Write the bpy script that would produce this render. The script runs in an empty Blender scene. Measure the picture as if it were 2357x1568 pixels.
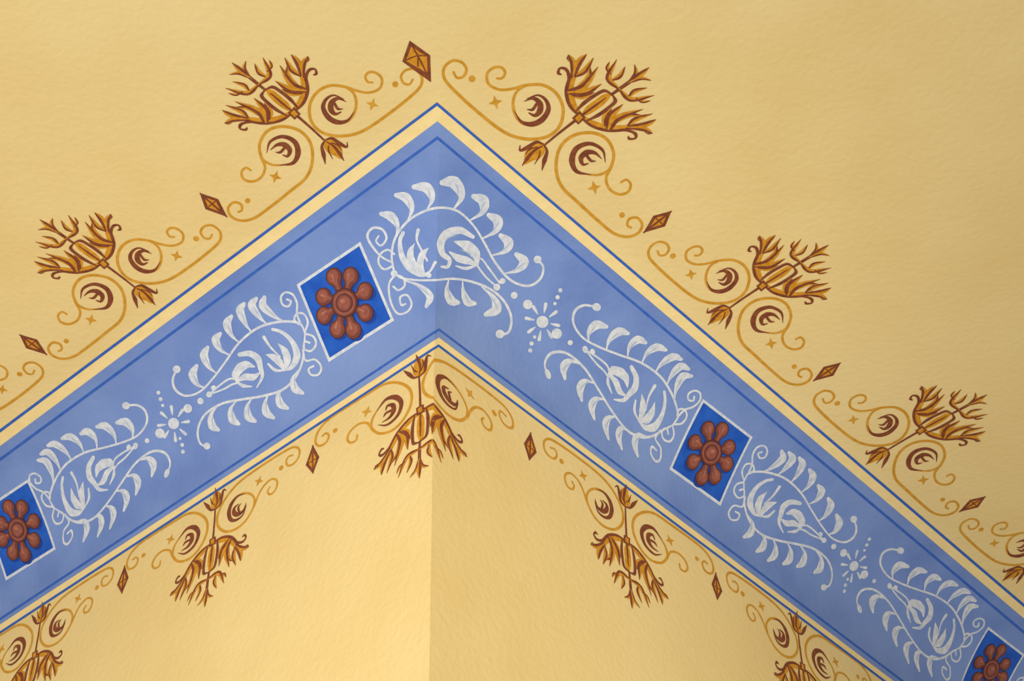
import bpy, bmesh, numpy as np, math
from mathutils import Vector, Matrix
from mathutils.geometry import tessellate_polygon

# ------------------------------------------------------------------ geometry of the room corner
AZ,PITCH,ROLL,FPX,X0,HZ,R=-0.079363,0.780356,0.029919,3950.083643,-0.153122,2.351477,0.302178
FWD=2.4; CAMZ=1.5
aL=AZ-math.pi/4; aR=AZ+math.pi/4
dL=np.array([math.sin(aL),math.cos(aL)]); dR=np.array([math.sin(aR),math.cos(aR)])
nL=-dR; nR=-dL
COR=np.array([X0,FWD])
Z0=HZ+CAMZ; ZC=Z0+R; SARC=R*math.pi/2
cp,sp=math.cos(PITCH),math.sin(PITCH); cr,sr=math.cos(ROLL),math.sin(ROLL)
right=np.array([1.,0,0]); up=np.array([0,-sp,cp]); fw=np.array([0,cp,sp])
RT=cr*right-sr*up; UP=sr*right+cr*up
CAM=np.array([0,0,CAMZ])

def unproject(P,side=None):
    """points of the photo -> (side, u, s) on the plaster surface (u along wall, s up the profile)"""
    P=np.asarray(P,float).reshape(-1,2)
    a=(P[:,0]-1178.5)/FPX; b=(784-P[:,1])/FPX
    D=a[:,None]*RT+b[:,None]*UP+fw
    def od(t):
        Q=CAM+t[:,None]*D; q=Q[:,:2]-COR
        oL=q@nL; oR=q@nR
        if side=='L': o=oL
        elif side=='R': o=oR
        else: o=np.maximum(oL,oR)
        oc=np.clip(o,0,R); zs=np.where(o<0,-1e3,Z0+np.sqrt(np.maximum(R*R-(R-oc)**2,0)))
        return Q[:,2]-zs,Q,q,oL,oR,o
    ts=np.linspace(1.0,14,500)
    lo=np.full(len(P),ts[0]); hi=np.full(len(P),ts[-1]); done=np.zeros(len(P),bool)
    for i in range(1,len(ts)):
        v=od(np.full(len(P),ts[i]))[0]
        n=(v>0)&~done
        lo[n]=ts[i-1]; hi[n]=ts[i]; done|=n
        if done.all(): break
    for _ in range(45):
        m=(lo+hi)/2; v=od(m)[0]>0
        hi=np.where(v,m,hi); lo=np.where(v,lo,m)
    _,Q,q,oL,oR,o=od(lo)
    sd=np.full(len(P),side=='L') if side else oL>=oR
    u=np.where(sd,q@dL,q@dR)
    oc=np.clip(o,0,R)
    s=np.where(o>=R,SARC+(o-R),np.where(o>1e-6,R*np.arccos(np.clip(1-oc/R,-1,1)),Q[:,2]-Z0))
    s=np.where((o<=1e-6)&(Q[:,2]<=Z0+1e-4),Q[:,2]-Z0,s)
    return sd,u,s

def to3d(isL,u,s,off):
    isL=np.asarray(isL); u=np.asarray(u,float); s=np.asarray(s,float); off=np.asarray(off,float)
    phi=np.clip(s/R,0,math.pi/2)
    o=np.where(s>SARC,R+(s-SARC),np.where(s>0,R*(1-np.cos(phi)),0))
    z=np.where(s>SARC,ZC,np.where(s>0,Z0+R*np.sin(phi),Z0+s))
    d=np.where(isL[:,None],dL,dR); n=np.where(isL[:,None],nL,nR)
    hor=COR+u[:,None]*d+(o+off*np.cos(phi))[:,None]*n
    return np.column_stack([hor,z-off*np.sin(phi)])

# ------------------------------------------------------------------ materials
def lin(c):
    return tuple(((v/255)/12.92 if v/255<=.04045 else ((v/255+.055)/1.055)**2.4) for v in c)+(1,)
def mat(name,c1,c2=None,scale=30,rough=.75,bump=.0,detail=6,c3=None):
    m=bpy.data.materials.new(name); m.use_nodes=True
    nt=m.node_tree; bs=nt.nodes['Principled BSDF']; bs.inputs['Roughness'].default_value=rough
    bs.inputs['Specular IOR Level'].default_value=.25
    tc=nt.nodes.new('ShaderNodeTexCoord')
    nz=nt.nodes.new('ShaderNodeTexNoise'); nz.inputs['Scale'].default_value=scale; nz.inputs['Detail'].default_value=detail
    nt.links.new(tc.outputs['Object'],nz.inputs['Vector'])
    rp=nt.nodes.new('ShaderNodeValToRGB'); rp.color_ramp.elements[0].position=.32; rp.color_ramp.elements[1].position=.68
    rp.color_ramp.elements[0].color=lin(c1); rp.color_ramp.elements[1].color=lin(c2 or c1)
    nt.links.new(nz.outputs['Fac'],rp.inputs['Fac'])
    out=rp.outputs['Color']
    if c3:
        n2=nt.nodes.new('ShaderNodeTexNoise'); n2.inputs['Scale'].default_value=scale*.22; n2.inputs['Detail'].default_value=3
        nt.links.new(tc.outputs['Object'],n2.inputs['Vector'])
        r2=nt.nodes.new('ShaderNodeValToRGB'); r2.color_ramp.elements[0].position=.45; r2.color_ramp.elements[1].position=.75
        r2.color_ramp.elements[0].color=(0,0,0,1); r2.color_ramp.elements[1].color=(1,1,1,1)
        nt.links.new(n2.outputs['Fac'],r2.inputs['Fac'])
        mx=nt.nodes.new('ShaderNodeMixRGB'); mx.inputs[2].default_value=lin(c3)
        nt.links.new(r2.outputs['Color'],mx.inputs[0]); nt.links.new(out,mx.inputs[1]); out=mx.outputs[0]
    nt.links.new(out,bs.inputs['Base Color'])
    if bump:
        n3=nt.nodes.new('ShaderNodeTexNoise'); n3.inputs['Scale'].default_value=70; n3.inputs['Detail'].default_value=8
        nt.links.new(tc.outputs['Object'],n3.inputs['Vector'])
        bp=nt.nodes.new('ShaderNodeBump'); bp.inputs['Strength'].default_value=bump; bp.inputs['Distance'].default_value=.004
        nt.links.new(n3.outputs['Fac'],bp.inputs['Height']); nt.links.new(bp.outputs['Normal'],bs.inputs['Normal'])
    return m
M={}
M['wall']=mat('yellow_plaster',(231,207,147),(227,201,138),scale=5,bump=.42,c3=(234,212,155))
M['cream']=mat('cream_stripe',(240,217,158),(234,209,147),scale=40,bump=.2)
M['band']=mat('blue_band_paint',(102,129,193),(116,143,204),scale=9,bump=.35,c3=(126,151,206))
M['line']=mat('blue_line_paint',(46,90,180),(58,103,192),scale=60)
M['sq']=mat('deep_blue_paint',(18,76,178),(34,94,194),scale=30)
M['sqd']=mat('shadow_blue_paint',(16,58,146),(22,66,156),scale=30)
M['w']=mat('white_ornament_paint',(184,193,211),(216,219,224),scale=90)
M['wd']=mat('grey_ornament_paint',(156,170,202),(176,188,212),scale=90)
M['g']=mat('gold_paint',(194,138,34),(212,158,56),scale=70)
M['g2']=mat('ochre_fill_paint',(190,128,22),(214,152,42),scale=90)
M['b']=mat('brown_paint',(112,54,36),(138,76,44),scale=90)
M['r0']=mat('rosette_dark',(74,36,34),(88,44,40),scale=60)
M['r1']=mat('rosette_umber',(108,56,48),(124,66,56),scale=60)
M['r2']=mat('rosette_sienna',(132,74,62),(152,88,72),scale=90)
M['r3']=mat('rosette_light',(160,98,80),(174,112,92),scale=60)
KEYS=list(M.keys())

# ------------------------------------------------------------------ 2D shape kit
def spline(pts,closed=False,n=7):
    P=np.asarray(pts,float)
    if closed: Q=np.vstack([P[-1],P,P[0],P[1]])
    else: Q=np.vstack([2*P[0]-P[1],P,2*P[-1]-P[-2]])
    out=[]; tt=[]
    N=len(P) if closed else len(P)-1
    for i in range(N):
        p0,p1,p2,p3=Q[i],Q[i+1],Q[i+2],Q[i+3]
        for k in range(n):
            t=k/n
            out.append(.5*((2*p1)+(-p0+p2)*t+(2*p0-5*p1+4*p2-p3)*t*t+(-p0+3*p1-3*p2+p3)*t**3)); tt.append(i+t)
    if not closed: out.append(P[-1]); tt.append(N)
    return np.array(out),np.array(tt)
A2=np.array
class Sh:
    def __init__(s): s.v=[]; s.f=[]; s.m=[]; s.n=0
    def _add(s,V,F,c,l):
        s.n+=1; l=l+(s.n*7%23)*.012
        b=len(s.v); s.v+= [(float(x),float(y),float(l)) for x,y in V]
        for f in F: s.f.append([b+i for i in f]); s.m.append(KEYS.index(c))
    def P(s,pts,c,l=1):
        T=tessellate_polygon([[Vector((p[0],p[1],0)) for p in pts]])
        s._add(pts,T,c,l)
    def B(s,pts,c,l=1): s.P(spline(pts,True,5)[0],c,l)
    def C(s,x,y,r,c,l=1,ry=None):
        ry=ry or r; s.P([(x+r*math.cos(t),y+ry*math.sin(t)) for t in np.linspace(0,2*math.pi,19)[:-1]],c,l)
    def S(s,pts,w,c,l=1,n=7,cap=True):
        Q,t=spline(pts,False,n)
        W=np.full(len(Q),float(w)) if np.isscalar(w) else np.interp(t/t[-1],np.linspace(0,1,len(w)),w)
        T=np.gradient(Q,axis=0); T/=np.linalg.norm(T,axis=1)[:,None]+1e-9
        N=np.column_stack([-T[:,1],T[:,0]])
        A=Q+N*W[:,None]/2; Bp=Q-N*W[:,None]/2
        V=np.vstack([A,Bp]); k=len(Q)
        F=[[i,i+1,k+i+1,k+i] for i in range(k-1)]
        s._add(V,F,c,l)
        if cap:      # half-round ends that butt against the stroke
            for e,sg in ((0,-1),(-1,1)):
                if W[e]>2.5:
                    r=W[e]/2; th=np.linspace(-math.pi/2,math.pi/2,9)
                    s.P([tuple(Q[e]+T[e]*sg*r*math.cos(a)+N[e]*r*math.sin(a)) for a in th],c,l)
    def comma(s,a,b,c_,d,w,col='w',l=2):
        s.S([a,b,c_,d],[3,w*.25,w*.5,w*.85,w,w*.8,w*.45],col,l,n=6)
        s.S([A2(a)*.3+A2(b)*.7,A2(b)*.4+A2(c_)*.6+(1,0),A2(c_)+(2,2)],[1,3,1],'wd',l+.5,n=5)
    def star(s,x,y,r,c,l=1,rot=0.0):
        s.P([(x+(r if i%2==0 else r*.38)*math.cos(rot+i*math.pi/4),y+(r if i%2==0 else r*.38)*math.sin(rot+i*math.pi/4)) for i in range(8)],c,l)
    def petal(s,a,b,c_,w,l=1.5,sg=1):
        """acanthus lobe: ochre body with a brown shaded edge on one side"""
        a,b,c_=A2(a,float),A2(b,float),A2(c_,float); d=c_-a; n=A2([-d[1],d[0]]); n/=np.linalg.norm(n)+1e-9
        s.S([a,b,c_],[w*.35,w*.8,w,w*.75,1],'g2',l,n=6)
        o=n*sg*w*.26
        s.S([a+o*.4,b+o,c_],[w*.25,w*.45,w*.5,w*.4,1],'b',l+.4,n=6)

def cut(V,F,Mi,planes):
    bm=bmesh.new(); vs=[bm.verts.new(v) for v in V]
    for f,m in zip(F,Mi):
        try: fc=bm.faces.new([vs[i] for i in f]); fc.material_index=m
        except ValueError: pass
    for co,no in planes:
        bmesh.ops.bisect_plane(bm,geom=bm.verts[:]+bm.edges[:]+bm.faces[:],dist=1e-7,plane_co=co,plane_no=no)
    bm.verts.index_update()
    V2=np.array([v.co[:] for v in bm.verts]); F2=[[v.index for v in f.verts] for f in bm.faces]; M2=[f.material_index for f in bm.faces]
    bm.free(); return V2,F2,M2
def gridplanes(V,step):
    V=np.asarray(V); pl=[]
    for ax in (0,1):
        a,b=V[:,ax].min(),V[:,ax].max(); x=a+step
        while x<b:
            co=[0,0,0]; co[ax]=x; no=[0,0,0]; no[ax]=1; pl.append((co,no)); x+=step
    return pl
# mitre crease of the plaster in the photo frame
def project(Q):
    Q=np.asarray(Q)-CAM; d=Q@fw
    return np.column_stack([1178.5+FPX*(Q@RT)/d,784-FPX*(Q@UP)/d])
ss=[-1.2,0]+[SARC*k/10 for k in range(1,11)]+[SARC+.35]
oo=[0 if s<=0 else (R*(1-math.cos(s/R)) if s<=SARC else R+s-SARC) for s in ss]
CREASE=project(to3d(np.array([True]*len(ss)),[-o for o in oo],ss,np.zeros(len(ss))))

LAY=.0004
def build(name,V3,F,Mi,parent=None):
    me=bpy.data.meshes.new(name)
    used=sorted(set(Mi)); mp={k:i for i,k in enumerate(used)}
    me.from_pydata([tuple(v) for v in V3],[],F)
    for k in used: me.materials.append(M[KEYS[k]])
    for p,m in zip(me.polygons,Mi): p.material_index=mp[m]
    me.update(); me.validate()
    ob=bpy.data.objects.new(name,me); bpy.context.collection.objects.link(ob)
    if parent: ob.parent=parent
    return ob
def orient(V3,F):
    out=[]
    V3=np.asarray(V3)
    for f in F:
        a,b,c=V3[f[0]],V3[f[1]],V3[f[2]]
        n=np.cross(b-a,c-a)
        out.append(f if n@(CAM-a)>0 else f[::-1])
    return out
def px_object(name,sh,step=14,parent=None):
    V=np.array(sh.v); pl=gridplanes(V,step)
    x0,x1,y0,y1=V[:,0].min(),V[:,0].max(),V[:,1].min(),V[:,1].max()
    for i in range(len(CREASE)-1):
        a,b=CREASE[i],CREASE[i+1]
        if max(a[1],b[1])<y0-5 or min(a[1],b[1])>y1+5: continue
        d=b-a; pl.append(((a[0],a[1],0),(d[1],-d[0],0)))
    V,F,Mi=cut(V,sh.f,sh.m,pl)
    sd,u,s=unproject(V[:,:2])
    V3=to3d(sd,u,s,V[:,2]*LAY)
    return build(name,V3,orient(V3,F),Mi,parent)
class Motif:
    def __init__(s,sh,origin,refpx=None,mirror=None,step=13):
        V,F,Mi=cut(np.array(sh.v),sh.f,sh.m,gridplanes(sh.v,step))
        UJ,SJ=US(origin,'L')
        s.k=1.0
        if refpx: s.k=abs(UJ-US(refpx,'L')[0])
        _,u,sv=unproject(V[:,:2],'L')
        L=np.column_stack([(-u-UJ)/s.k,(sv-SJ)/s.k,V[:,2]])
        if mirror is not None:
            Vm,F2,M2=cut(np.array(mirror.v),mirror.f,mirror.m,gridplanes(mirror.v,step))
            _,u,sv=unproject(Vm[:,:2],'L')
            L2=np.column_stack([(-u-UJ)/s.k,(sv-SJ)/s.k,Vm[:,2]])
            for sg in (1,-1):
                b=len(L); L=np.vstack([L,L2*np.array([sg,1,1])+np.array([0,0,.005*sg])]); F=F+[[b+i for i in f] for f in F2]; Mi=Mi+M2
        s.L=L;s.F=F;s.M=Mi
    def place(s,name,side,U,Sv,km=None,kp=None,flipU=False,flipS=False,ks=None,wrap=False,parent=None,lift=0):
        """U grows to the right on both walls; km / kp = length of the half period left / right"""
        km=km or kp or s.k; kp=kp or km; ks=ks or (km+kp)/2
        L=s.L.copy()
        if flipU: L[:,0]*=-1
        if flipS: L[:,1]*=-1
        A=np.column_stack([U+np.where(L[:,0]<0,L[:,0]*km,L[:,0]*kp),Sv+L[:,1]*ks,L[:,2]])
        F,Mi=s.F,s.M
        if wrap:
            A,F,Mi=cut(A,F,Mi,[((0,0,0),(1,0,0))])
            isL=A[:,0]<=0
        else: isL=np.full(len(A),side=='L')
        V3=to3d(isL,np.where(isL,-A[:,0],A[:,0]),A[:,1],(A[:,2]+lift)*LAY)
        return build(name,V3,orient(V3,F),Mi,parent)
def US(p,side):
    _,u,s=unproject([p],side)
    return (-u[0] if side=='L' else u[0]),s[0]

# ------------------------------------------------------------------ walls, cove, ceiling
def surf(name,side,svals,wv,m=M['wall']):
    S_,W_=np.meshgrid(svals,wv,indexing='ij'); s=S_.ravel(); w=W_.ravel()
    o=np.where(s>SARC,R+(s-SARC),np.where(s>0,R*(1-np.cos(np.clip(s/R,0,math.pi/2))),0))
    isL=np.full(len(s),side=='L')
    V3=to3d(isL,w-o,s,np.zeros(len(s)))
    n=len(wv); F=[[i*n+j,i*n+j+1,(i+1)*n+j+1,(i+1)*n+j] for i in range(len(svals)-1) for j in range(n-1)]
    F=orient(V3,F)
    me=bpy.data.meshes.new(name); me.from_pydata([tuple(v) for v in V3],[],F); me.materials.append(m)
    for p in me.polygons: p.use_smooth=True
    me.update(); ob=bpy.data.objects.new(name,me); bpy.context.collection.objects.link(ob); return ob
wv=np.concatenate([np.linspace(0,.02,5),np.linspace(.05,6,100)])
sv=np.concatenate([[-Z0],np.linspace(-1.5,-.02,40),np.linspace(0,SARC,80)])
surf('wall_left','L',sv,wv); surf('wall_right','R',sv,wv)
far=4.0
cl=[COR+(nL+nR)*R, COR+(nL+nR)*R+dL*6, COR+dL*6+nL*(far)+nR*R, COR+(nL+nR)*far, COR+dR*6+nR*far+nL*R, COR+(nL+nR)*R+dR*6]
me=bpy.data.meshes.new('ceiling')
me.from_pydata([(p[0],p[1],ZC) for p in cl],[],[[3,2,1,0],[5,4,3,0]]); me.materials.append(M['wall'])
bm=bmesh.new(); bm.from_mesh(me); bm.normal_update()
for f in bm.faces:
    if f.normal.z>0: f.normal_flip()
bm.to_mesh(me); bm.free()
bpy.context.collection.objects.link(bpy.data.objects.new('ceiling',me))

# ------------------------------------------------------------------ painted frieze
def ext(apex,l,r):   # prolong the painted lines past the frame
    ax,ay=apex; ly=ay+(l[1]-ay)/(l[0]-ax)*(-400-ax); ry=ay+(r[1]-ay)/(r[0]-ax)*(2800-ax)
    return [(-400,ly),apex,(2800,ry)]
def strip(sh,A,Bt,c,l):
    sh._add([A[0],A[1],Bt[1],Bt[0]],[[0,1,2,3]],c,l); sh._add([A[1],A[2],Bt[2],Bt[1]],[[0,1,2,3]],c,l)
def pline(sh,A,w,c,l):
    Bt=[(x,y+w) for x,y in A]; strip(sh,A,Bt,c,l)
e_out=ext((1006,235),(0,988),(2357,1390)); e_top=ext((1007,279),(0,1027),(2357,1424))
e_d1=ext((1007,313),(0,1054),(2357,1452)); e_d2=ext((1010,756),(0,1423),(2000,1507))
e_bot=ext((1010,777),(0,1438),(2000,1525)); e_in=ext((1009,793),(0,1454),(2010,1546))
fr=bpy.data.objects.new('painted_blue_frieze',None); bpy.context.collection.objects.link(fr)
sh=Sh(); strip(sh,e_top,e_bot,'band',1); px_object('blue_band',sh,11,fr)
sh=Sh(); strip(sh,e_out,e_top,'cream',.5); strip(sh,e_bot,e_in,'cream',.5); px_object('cream_borders',sh,11,fr)
sh=Sh(); pline(sh,e_out,8,'line',1.8); pline(sh,e_d1,8,'line',2); pline(sh,e_d2,6,'line',2); pline(sh,e_in,6,'line',1.8)
px_object('blue_lines',sh,11,fr)

# --- rosette panel traced once
sh=Sh()
sq=[(830,556),(908,738),(757,834),(683,655)]; c0=np.mean(sq,axis=0)
sh.P(sq,'w',2); sh.P([tuple(c0+(np.array(p)-c0)*.925) for p in sq],'sq',3)
heads=[(768,633),(809,631),(845,668),(846,722),(816,764),(777,762),(744,728),(742,682)]
cc=np.array([795,697.])
for h in heads:
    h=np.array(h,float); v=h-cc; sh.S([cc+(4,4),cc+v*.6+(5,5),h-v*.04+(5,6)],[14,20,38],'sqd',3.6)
for h in heads:
    h=np.array(h,float); v=h-cc; vn=v/np.linalg.norm(v)
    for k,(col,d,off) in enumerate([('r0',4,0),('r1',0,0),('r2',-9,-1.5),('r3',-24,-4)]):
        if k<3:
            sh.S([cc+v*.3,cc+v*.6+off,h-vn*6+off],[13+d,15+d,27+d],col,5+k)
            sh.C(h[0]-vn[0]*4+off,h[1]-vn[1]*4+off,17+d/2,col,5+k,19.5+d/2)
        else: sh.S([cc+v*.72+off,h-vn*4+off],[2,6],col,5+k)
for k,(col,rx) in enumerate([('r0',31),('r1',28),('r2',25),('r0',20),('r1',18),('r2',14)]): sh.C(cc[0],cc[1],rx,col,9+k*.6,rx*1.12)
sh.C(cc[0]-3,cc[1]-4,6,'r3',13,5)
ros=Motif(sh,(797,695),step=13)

# --- star burst
sh=Sh(); c=np.array([1247,741.])
sh.C(c[0],c[1],14,'w',2)
for a in np.arange(8)*math.pi/4+.2:
    d=np.array([math.cos(a),math.sin(a)*1.1]); sh.S([c+d*20,c+d*30,c+d*38],[3,7,8],'w',2)
for x,y,r in [(1213,701,11),(1182,680,8),(1280,768,12),(1311,789,6),(1276,699,4),(1282,684,5),(1288,668,5),(1229,776,4),(1222,791,5),(1219,807,5)]: sh.C(x,y,r,'w',2)
_,F,Mi=cut(np.array(sh.v),sh.f,sh.m,gridplanes(sh.v,13)); V=_
_,u,s=unproject(V[:,:2],'R'); u0,s0=US((1247,741),'R')
stb=Motif.__new__(Motif); stb.k=1.0; stb.L=np.column_stack([u-u0,s-s0,V[:,2]]); stb.F=F; stb.M=Mi

# --- leaf scroll traced once on the left wall
sh=Sh()
sh.S([(703,768),(692,746),(665,740),(630,743),(590,757),(550,790),(520,832),(490,872),(460,902),(428,911),(405,898),(398,875),(406,852)],[4,6,6,5,5,6,5],'w',2)
sh.C(407,850,9,'w',2)
for a,b,c_,d in [((472,893),(455,885),(444,862),(453,842)),((500,860),(482,845),(470,818),(478,800)),((530,818),(508,805),(497,782),(507,768)),
  ((552,790),(532,770),(523,745),(533,728)),((580,765),(565,745),(553,715),(562,699)),((615,746),(598,730),(580,703),(590,687)),((655,740),(632,728),(606,704),(609,684))]:
    sh.comma(a,b,c_,d,20)
sh.S([(692,746),(684,722),(684,698),(674,678),(657,673),(647,684),(651,701),(664,705),(670,694),(661,689)],5,'w',2)
sh.S([(702,765),(709,742),(700,723),(684,722),(678,736),(688,746)],5,'w',2)
sh.S([(703,768),(722,775),(728,793),(716,808),(701,803),(702,787),(713,789)],5,'w',2)
sh.S([(698,806),(704,830),(726,828),(740,845),(734,862),(717,863),(711,850),(722,843)],5,'w',2)
sh.S([(703,768),(700,800),(696,835),(680,870),(650,898),(605,912),(555,920),(510,930),(472,955),(456,990),(461,1020),(478,1029)],[4,5,6,6,5,5],'w',2)
sh.C(477,1027,8,'w',2)
for a,b,c_,d in [((503,933),(487,955),(489,980),(503,990)),((545,922),(532,942),(536,966),(550,976)),((580,917),(570,936),(573,960),(588,970)),
  ((618,909),(611,928),(614,950),(630,962)),((655,893),(642,908),(646,930),(662,940)),((688,852),(675,872),(680,895),(697,905))]:
    sh.comma(a,b,c_,d,19)
# lily by the panel and lily on the stem
sh.S([(628,758),(648,764),(668,780),(680,800),(684,822),(672,845),(655,853)],[7,8,10,14,17,11,3],'w',2.2)
sh.S([(655,853),(662,830),(656,808),(640,790)],[5,18,16,1],'w',2.7)
sh.S([(655,853),(644,834),(630,822),(612,816)],[4,17,16,1],'w',3.0)
sh.S([(652,853),(634,852),(618,838)],[4,8,5],'w',2.3)
sh.S([(646,822),(624,800),(608,776)],[3,5,8],'w',2.2)
sh.S([(552,816),(576,814),(594,826),(600,846),(604,868),(592,892)],[10,14,16,12,8,3],'w',2.2)
sh.S([(545,878),(548,855),(566,840),(586,844)],[5,20,20,4],'w',2.6)
sh.S([(545,878),(565,868),(584,868),(602,856)],[5,16,16,1],'w',3.0)
sh.S([(545,878),(538,862),(548,842),(556,834)],[3,8,7,2],'w',2.3); sh.S([(545,878),(560,888),(580,890)],[4,9,3],'w',2.4)
sh.S([(482,908),(510,884),(530,872),(545,874)],[4,5,4],'w',2); sh.S([(482,908),(515,896),(535,885),(547,882)],[4,5,4],'w',2)
sh.C(482,908,7,'w',2); sh.C(492,893,6,'w',2)
lf=Motif(sh,(797,695),(400,975),step=14)

# --- corner leaf scroll (bends round the mitre)
sh=Sh()
sh.S([(908,628),(902,590),(910,548),(938,510),(975,487),(1015,478),(1055,487),(1090,520),(1115,560),(1140,605),(1175,645),(1215,658),(1243,642),(1250,615),(1238,598)],[5,6,6,5,6,6,5],'w',2)
sh.C(1237,597,9,'w',2)
for a,b,c_,d,w in [((912,545),(915,520),(900,498),(878,492),22),((937,512),(948,482),(935,455),(912,449),23),((982,485),(995,458),(982,432),(953,430),25),
  ((1042,484),(1062,452),(1045,420),(1018,420),30),((1080,508),(1110,488),(1112,462),(1090,452),27),((1108,550),(1140,532),(1145,508),(1125,495),25),
  ((1132,588),(1162,578),(1170,558),(1152,542),24),((1160,630),(1190,622),(1206,602),(1188,585),23)]: sh.comma(a,b,c_,d,w)
sh.S([(908,628),(925,640),(960,645),(1000,645),(1045,642),(1090,650),(1130,667),(1160,694),(1176,730),(1171,763),(1150,772)],[5,5,6,6,6],'w',2)
sh.C(1150,769,10,'w',2)
for a,b,c_,d,w in [((930,645),(965,658),(990,682),(982,706),18),((1032,645),(1028,668),(1038,692),(1054,697),22),((1064,648),(1066,672),(1076,695),(1092,699),20),
  ((1108,660),(1135,685),(1142,712),(1118,724),24)]: sh.comma(a,b,c_,d,w)
sh.S([(905,605),(880,592),(858,568),(846,543),(858,525),(880,528),(890,548),(878,565),(866,555),(872,543)],[4,6,6,5,4],'w',2)
sh.S([(905,612),(885,620),(872,605),(876,585),(893,575),(908,585)],5,'w',2)
sh.S([(910,632),(896,655),(900,695),(916,722),(938,718),(948,700),(938,680),(922,684),(924,702),(934,700)],5,'w',2)
sh.S([(910,632),(928,640),(932,658),(918,668),(906,660)],5,'w',2); sh.C(908,630,8,'w',2)
# lily at the panel side
sh.S([(928,536),(921,556),(926,590),(944,616),(968,632),(985,634)],[9,9,14,18,12,3],'w',2.2)
sh.S([(972,630),(948,600),(946,578),(955,560)],[6,18,14,1],'w',2.5)
sh.S([(976,628),(968,605),(974,585),(988,570)],[6,16,16,1],'w',2.7)
sh.S([(984,600),(972,578),(960,552),(963,530)],[5,5,5,9],'w',2.3)
sh.S([(975,632),(990,625),(1002,604)],[5,5,7],'w',2.2); sh.C(988,634,6,'w',2.2)
# lily on the stem
sh.S([(1088,545),(1058,530),(1028,538),(1014,560),(1018,584),(1034,598),(1030,614),(1016,614)],[9,17,20,18,14,10,8,6],'w',2.2)
sh.S([(1098,610),(1094,584),(1074,566),(1046,556)],[6,22,26,4],'w',2.6)
sh.S([(1098,610),(1074,600),(1054,594),(1034,580)],[5,18,18,4],'w',2.9)
sh.S([(1098,610),(1072,618),(1048,612)],[5,8,3],'w',2.3)
sh.S([(1088,596),(1076,582),(1056,574)],[1,4,1],'wd',3.6,cap=False); sh.S([(1020,560),(1034,546),(1054,541)],[1,3,1],'wd',3.6,cap=False)
sh.S([(1150,652),(1125,618),(1108,596),(1097,600)],[4,5,4,3],'w',2); sh.S([(1143,660),(1120,640),(1104,620),(1096,608)],[4,5,4],'w',2)
sh.C(1143,661,8,'w',2); sh.C(1156,647,7,'w',2)
px_object('white_leaf_scroll_corner',sh,13,fr)

UA,SA=US((797,695),'L'); UB,SB=US((45,1218),'L'); US1,SS1=US((400,975),'L')
US2,SS2=US((1248,741),'R'); UC,SC=US((1633,1040),'R'); US3,SS3=US((1965,1303),'R'); UD,SD=US((2278,1540),'R')
W='white_leaf_scroll'
lf.place(W,'L',UA,SA,km=UA-US1,ks=lf.k,parent=fr)
lf.place(W,'L',UB,SA,kp=US1-UB,flipU=True,ks=lf.k,parent=fr)
lf.place(W,'R',UC,SC,km=UC-US2,ks=lf.k,parent=fr)
lf.place(W,'R',UC,SC,kp=US3-UC,flipU=True,ks=lf.k,parent=fr)
lf.place(W,'R',UD,SD,km=UD-US3,ks=lf.k,parent=fr)
lf.place(W,'R',UD,SD,kp=UD-US3,flipU=True,ks=lf.k,parent=fr)
stb.place('white_starburst','R',US2,SS2,parent=fr); stb.place('white_starburst','L',US1,SS1,flipU=True,parent=fr); stb.place('white_starburst','R',US3,SS3,parent=fr)
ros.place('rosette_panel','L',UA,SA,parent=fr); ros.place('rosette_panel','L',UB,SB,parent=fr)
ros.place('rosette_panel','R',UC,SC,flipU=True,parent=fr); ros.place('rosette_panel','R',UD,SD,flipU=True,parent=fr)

# --- gold scroll and palmette ornament traced once on the ceiling
sh=Sh(); G=1.15
def g(p,w,l=1): sh.S(p,[x*G for x in w],'g',l)
g([(857,190),(846,188),(841,176),(850,166),(866,168),(879,182),(874,203),(850,213),(822,209),(795,200),(760,197),(730,212),(713,242),(716,278),(738,303),(775,313),(815,309),(850,293),(900,258),(945,222),(968,198),(970,175),(953,159),(933,162),(923,176),(929,191),(942,194),(950,183)],[4,5,5,5,6,6,6,6,5,5,4])
g([(795,200),(814,215),(820,240),(812,266),(795,281),(775,283)],[4,5,6,4],1.4)
sh.S([(816,256),(800,277),(777,281),(756,270),(744,248),(750,229),(768,219),(792,228)],[1,6,11,12,10,7,4,1],'b',1.8)
sh.S([(797,234),(778,226),(763,236),(762,252),(772,262),(786,257)],[1,7,12,13,7,2],'b',2.1); sh.S([(770,238),(778,250),(790,250)],[6,6,1],'b',2.4)
g([(577,392),(566,386),(556,396),(561,412),(580,418),(601,408),(610,385),(600,358),(598,330),(615,302),(648,291),(688,300),(714,328),(719,370),(705,408),(668,440),(620,478),(585,502),(555,508),(532,498),(525,480),(537,466),(554,470),(557,483),(549,488)],[4,5,5,6,6,6,5,5,4])
g([(599,350),(606,368),(626,379),(650,380)],[4,5,3],1.4)
sh.S([(614,352),(622,326),(650,314),(678,326),(686,352),(674,375),(642,380)],[1,6,8,11,13,8,1],'b',1.8)
sh.S([(622,345),(638,333),(655,333),(667,345),(662,359),(650,356)],[1,7,12,11,6,2],'b',2.1); sh.S([(655,340),(645,350),(634,350)],[6,6,1],'b',2.4)
sh.C(910,194,7,'g'); sh.C(570,462,6,'g'); sh.star(857,240,15,'g',1,.3); sh.star(634,407,15,'g',1,.3)
sh.S([(686,268),(720,298),(752,328)],[6,5,4],'b',1.4)
sh.P([(677,246),(692,262),(678,275),(663,259)],'b',3); sh.P([(677,252),(686,262),(678,269),(669,259)],'g2',3.4)
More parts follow.
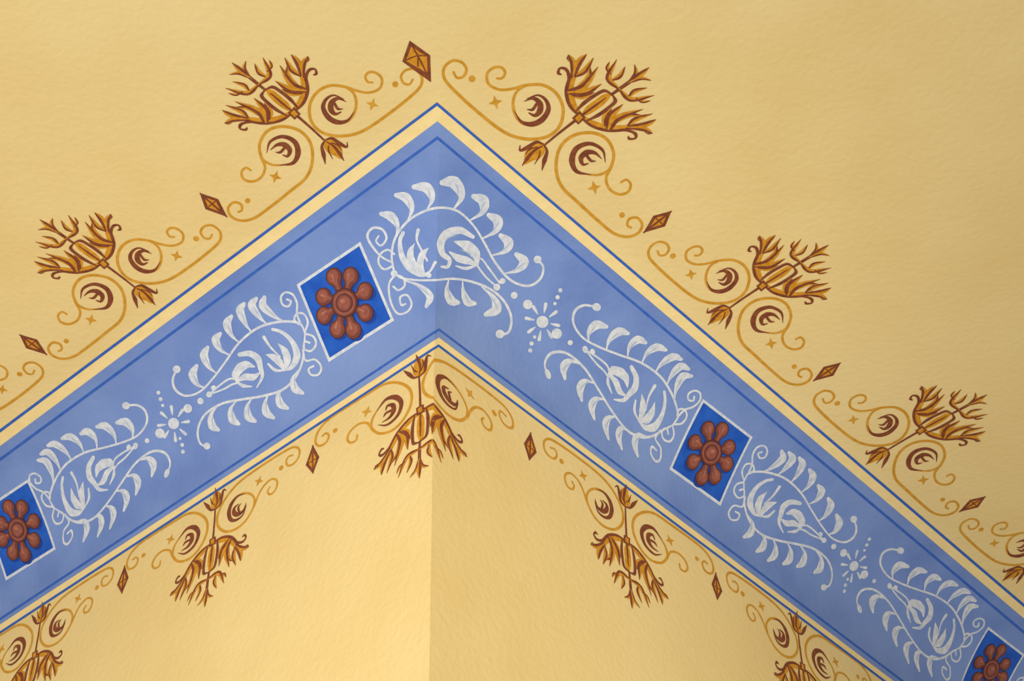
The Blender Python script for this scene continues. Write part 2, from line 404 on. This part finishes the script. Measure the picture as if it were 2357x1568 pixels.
# tulip bud
sh.B([(748,320),(766,320),(783,332),(788,350),(786,366),(770,358),(756,352),(746,338)],'g2',1.6)
sh.S([(749,322),(741,336),(745,356),(749,378)],[3,6,10,1],'b',2); sh.S([(749,322),(764,318),(782,330),(798,338),(799,326)],[3,6,9,5,1],'b',2)
sh.S([(752,326),(768,336),(782,354),(792,370)],[3,5,8,1],'b',2.2); sh.S([(756,334),(757,348),(766,366)],[2,4,1],'b',2.2); sh.S([(762,328),(778,334),(787,346)],[2,4,1],'b',2.2)
# terminal leaf on the axis and solid body
sh.petal((574,176),(556,164),(534,144),13,1.6)
sh.B([(672,256),(664,238),(646,222),(628,208),(612,206),(620,222),(636,238),(656,252)],'g2',1.2)
sh.S([(668,252),(646,234),(622,214)],[4,5,2],'b',1.9)
hf=Sh()
# outer arm
hf.S([(674,254),(690,236),(700,208),(696,180),(686,158)],[6,13,15,11,3],'g2',1.2)
hf.S([(674,259),(698,237),(708,208),(703,178),(694,158)],[4,7,8,7,3],'b',1.9)
# spray at the end of the arm
hf.petal((697,176),(698,146),(710,129),13,2.2,1)
hf.petal((694,172),(686,144),(670,125),14,2.0,-1)
hf.petal((692,174),(672,160),(655,132),12,1.6,-1)
hf.S([(707,131),(711,136),(707,143)],[3,3,1],'b',2.4)
# inner spray with three lobes
hf.petal((704,206),(672,194),(644,150),15,2.3,1)
hf.petal((692,204),(664,176),(661,150),12,1.9,-1)
hf.petal((702,210),(668,206),(634,186),14,2.0,-1)
hf.petal((696,216),(672,216),(648,205),10,1.5,1)
hf.S([(706,190),(706,171),(713,160),(725,159),(728,169),(722,172)],[2,7,7,4,7,3],'b',1.5)
# lyre edge
hf.S([(684,246),(668,228),(648,212),(628,200),(612,205)],[4,8,7,7,3],'b',2.3)
# centre twig
hf.S([(612,207),(590,188),(565,167)],[4,4,3],'b',1.4)
hf.petal((596,194),(620,172),(605,132),13,1.7,1)
hf.petal((612,176),(596,166),(586,146),10,2.0,-1)
hf.petal((614,164),(624,152),(620,138),8,1.5,1)
hf.petal((574,175),(562,158),(566,140),9,1.9,1)
orn=Motif(sh,(677,260),(490,468),mirror=hf,step=14)
# --- kite
sh=Sh()
K=np.array([(460,444),(502,458),(523,499),(473,481)],float); kc=np.array([488,469.])
sh.P(K,'b',2); sh.P(kc+(K-kc)*.62,'g2',2.4); sh.S([K[0],K[2]],[3,5,3],'b',2.8,cap=False); sh.S([kc+(K[1]-kc)*.8,kc+(K[3]-kc)*.8],3,'b',3.2,cap=False)
kite=Motif(sh,(490,468),step=14)
sh=Sh()
K=np.array([(943,93),(990,127),(992,189),(926,141)],float)
sh.P(K,'b',2); sh.P([(947,106),(983,130),(984,168),(934,139)],'g2',2.4)
sh.S([(945,100),(962,128),(988,180)],[3,4,4],'b',2.8,cap=False); sh.S([(932,139),(958,128),(985,128)],3,'b',3.2,cap=False); sh.S([(962,128),(962,152)],3,'b',3.6,cap=False)
px_object('painted_kite',sh,8)

ON='gold_scroll_palmette'
J0,s0=US((677,260),'L'); d1,sd1=US((490,468),'L'); J1,s1=US((238,606),'L'); d2,sd2=US((75,790),'L')
orn.place(ON,'L',J0,s0,km=J0-d1,kp=J0-d1)
orn.place(ON,'L',J1,s1,km=J1-d2,kp=d1-J1)
orn.place(ON,'L',d2-(J1-d2),s1,km=J1-d2)
kite.place('painted_kite','L',d1,sd1); kite.place('painted_kite','L',d2,sd2)
V0,v0=US((1333,270),'R'); e1,se1=US((1515,507),'R'); V1,v1=US((1755,657),'R'); e2,se2=US((1905,853),'R'); V2,v2=US((2120,990),'R'); e3,se3=US((2240,1158),'R')
orn.place(ON,'R',V0,v0,km=e1-V0,kp=e1-V0,flipU=True)
orn.place(ON,'R',V1,v1,km=V1-e1,kp=e2-V1,flipU=True)
orn.place(ON,'R',V2,v2,km=V2-e2,kp=e3-V2,flipU=True)
orn.place(ON,'R',V2+(V2-V1),v2,km=V2+(V2-V1)-e3,flipU=True)
for u_,s_ in ((e1,se1),(e2,se2),(e3,se3),(e3+(e3-e2),se3)): kite.place('painted_kite','R',u_,s_,flipU=True)
# walls below the frieze
f1,t1=US((722,1060),'L'); f2,t2=US((285,1337),'L'); g0,h0=US((968,945),'L'); g1,h1=US((490,1248),'L')
w1,x1=US((1218,1030),'R'); w2,x2=US((1648,1352),'R'); y1,z1=US((1442,1245),'R')
orn.place(ON,'L',g0,h0,km=g0-f1,kp=w1-g0,flipS=True,wrap=True)
orn.place(ON,'L',g1,h1,km=g1-f2,kp=f1-g1,flipS=True)
orn.place(ON,'L',g1-(g0-g1),h1,km=g1-f2,kp=f2-(g1-(g0-g1)),flipS=True)
orn.place(ON,'R',y1,z1,km=y1-w1,kp=w2-y1,flipS=True,flipU=True)
orn.place(ON,'R',w2+(w2-y1),z1,km=w2-y1,flipS=True,flipU=True)
for sd,u_,s_ in (('L',f1,t1),('L',f2,t2),('R',w1,x1),('R',w2,x2)): kite.place('painted_kite',sd,u_,s_,flipS=True,flipU=sd=='R')

# ------------------------------------------------------------------ camera and light
cd=bpy.data.cameras.new('camera'); cam=bpy.data.objects.new('camera',cd); bpy.context.collection.objects.link(cam)
cd.sensor_width=36; cd.lens=36*FPX/2357
mw=Matrix(((RT[0],UP[0],-fw[0],0),(RT[1],UP[1],-fw[1],0),(RT[2],UP[2],-fw[2],CAMZ),(0,0,0,1)))
cam.matrix_world=mw; bpy.context.scene.camera=cam
def area(name,loc,tgt,size,power,col):
    l=bpy.data.lights.new(name,'AREA'); l.size=size; l.energy=power; l.color=col
    o=bpy.data.objects.new(name,l); bpy.context.collection.objects.link(o); o.location=loc
    o.rotation_euler=(Vector(tgt)-Vector(loc)).to_track_quat('-Z','Y').to_euler()
def spot(name,loc,tgt,ang,power,col,rad=.3):
    l=bpy.data.lights.new(name,'SPOT'); l.spot_size=math.radians(ang); l.spot_blend=1; l.energy=power; l.color=col; l.shadow_soft_size=rad
    o=bpy.data.objects.new(name,l); bpy.context.collection.objects.link(o); o.location=loc
    o.rotation_euler=(Vector(tgt)-Vector(loc)).to_track_quat('-Z','Y').to_euler()
area('added_area_left',(-2.3,-.5,1.6),(-.5,2.1,3.9),1.1,66,(1,.98,.93))  # unseen soft light added at left for overall brightness, no known window
area('added_area_fill',(.35,-.6,1.3),(-.3,2.1,4),.9,27,(1,.96,.88))  # added fill from behind the camera, not an actual room fitting
spot('added_spot_warm',(1.9,.1,1.6),(.12,2.5,3.5),36,190,(1,.91,.7))  # added warm spot, brightens the right wall and mostly spares the ceiling
spot('added_spot_neutral',(-1.9,.3,1.5),(-.3,2.5,3.4),26,75,(1,1,.97))  # added neutral spot, makes the pale area low on the left wall
w=bpy.data.worlds.new('World'); bpy.context.scene.world=w; w.use_nodes=True
w.node_tree.nodes['Background'].inputs[0].default_value=(1,.97,.91,1); w.node_tree.nodes['Background'].inputs[1].default_value=.52
bpy.context.scene.view_settings.view_transform='Standard'
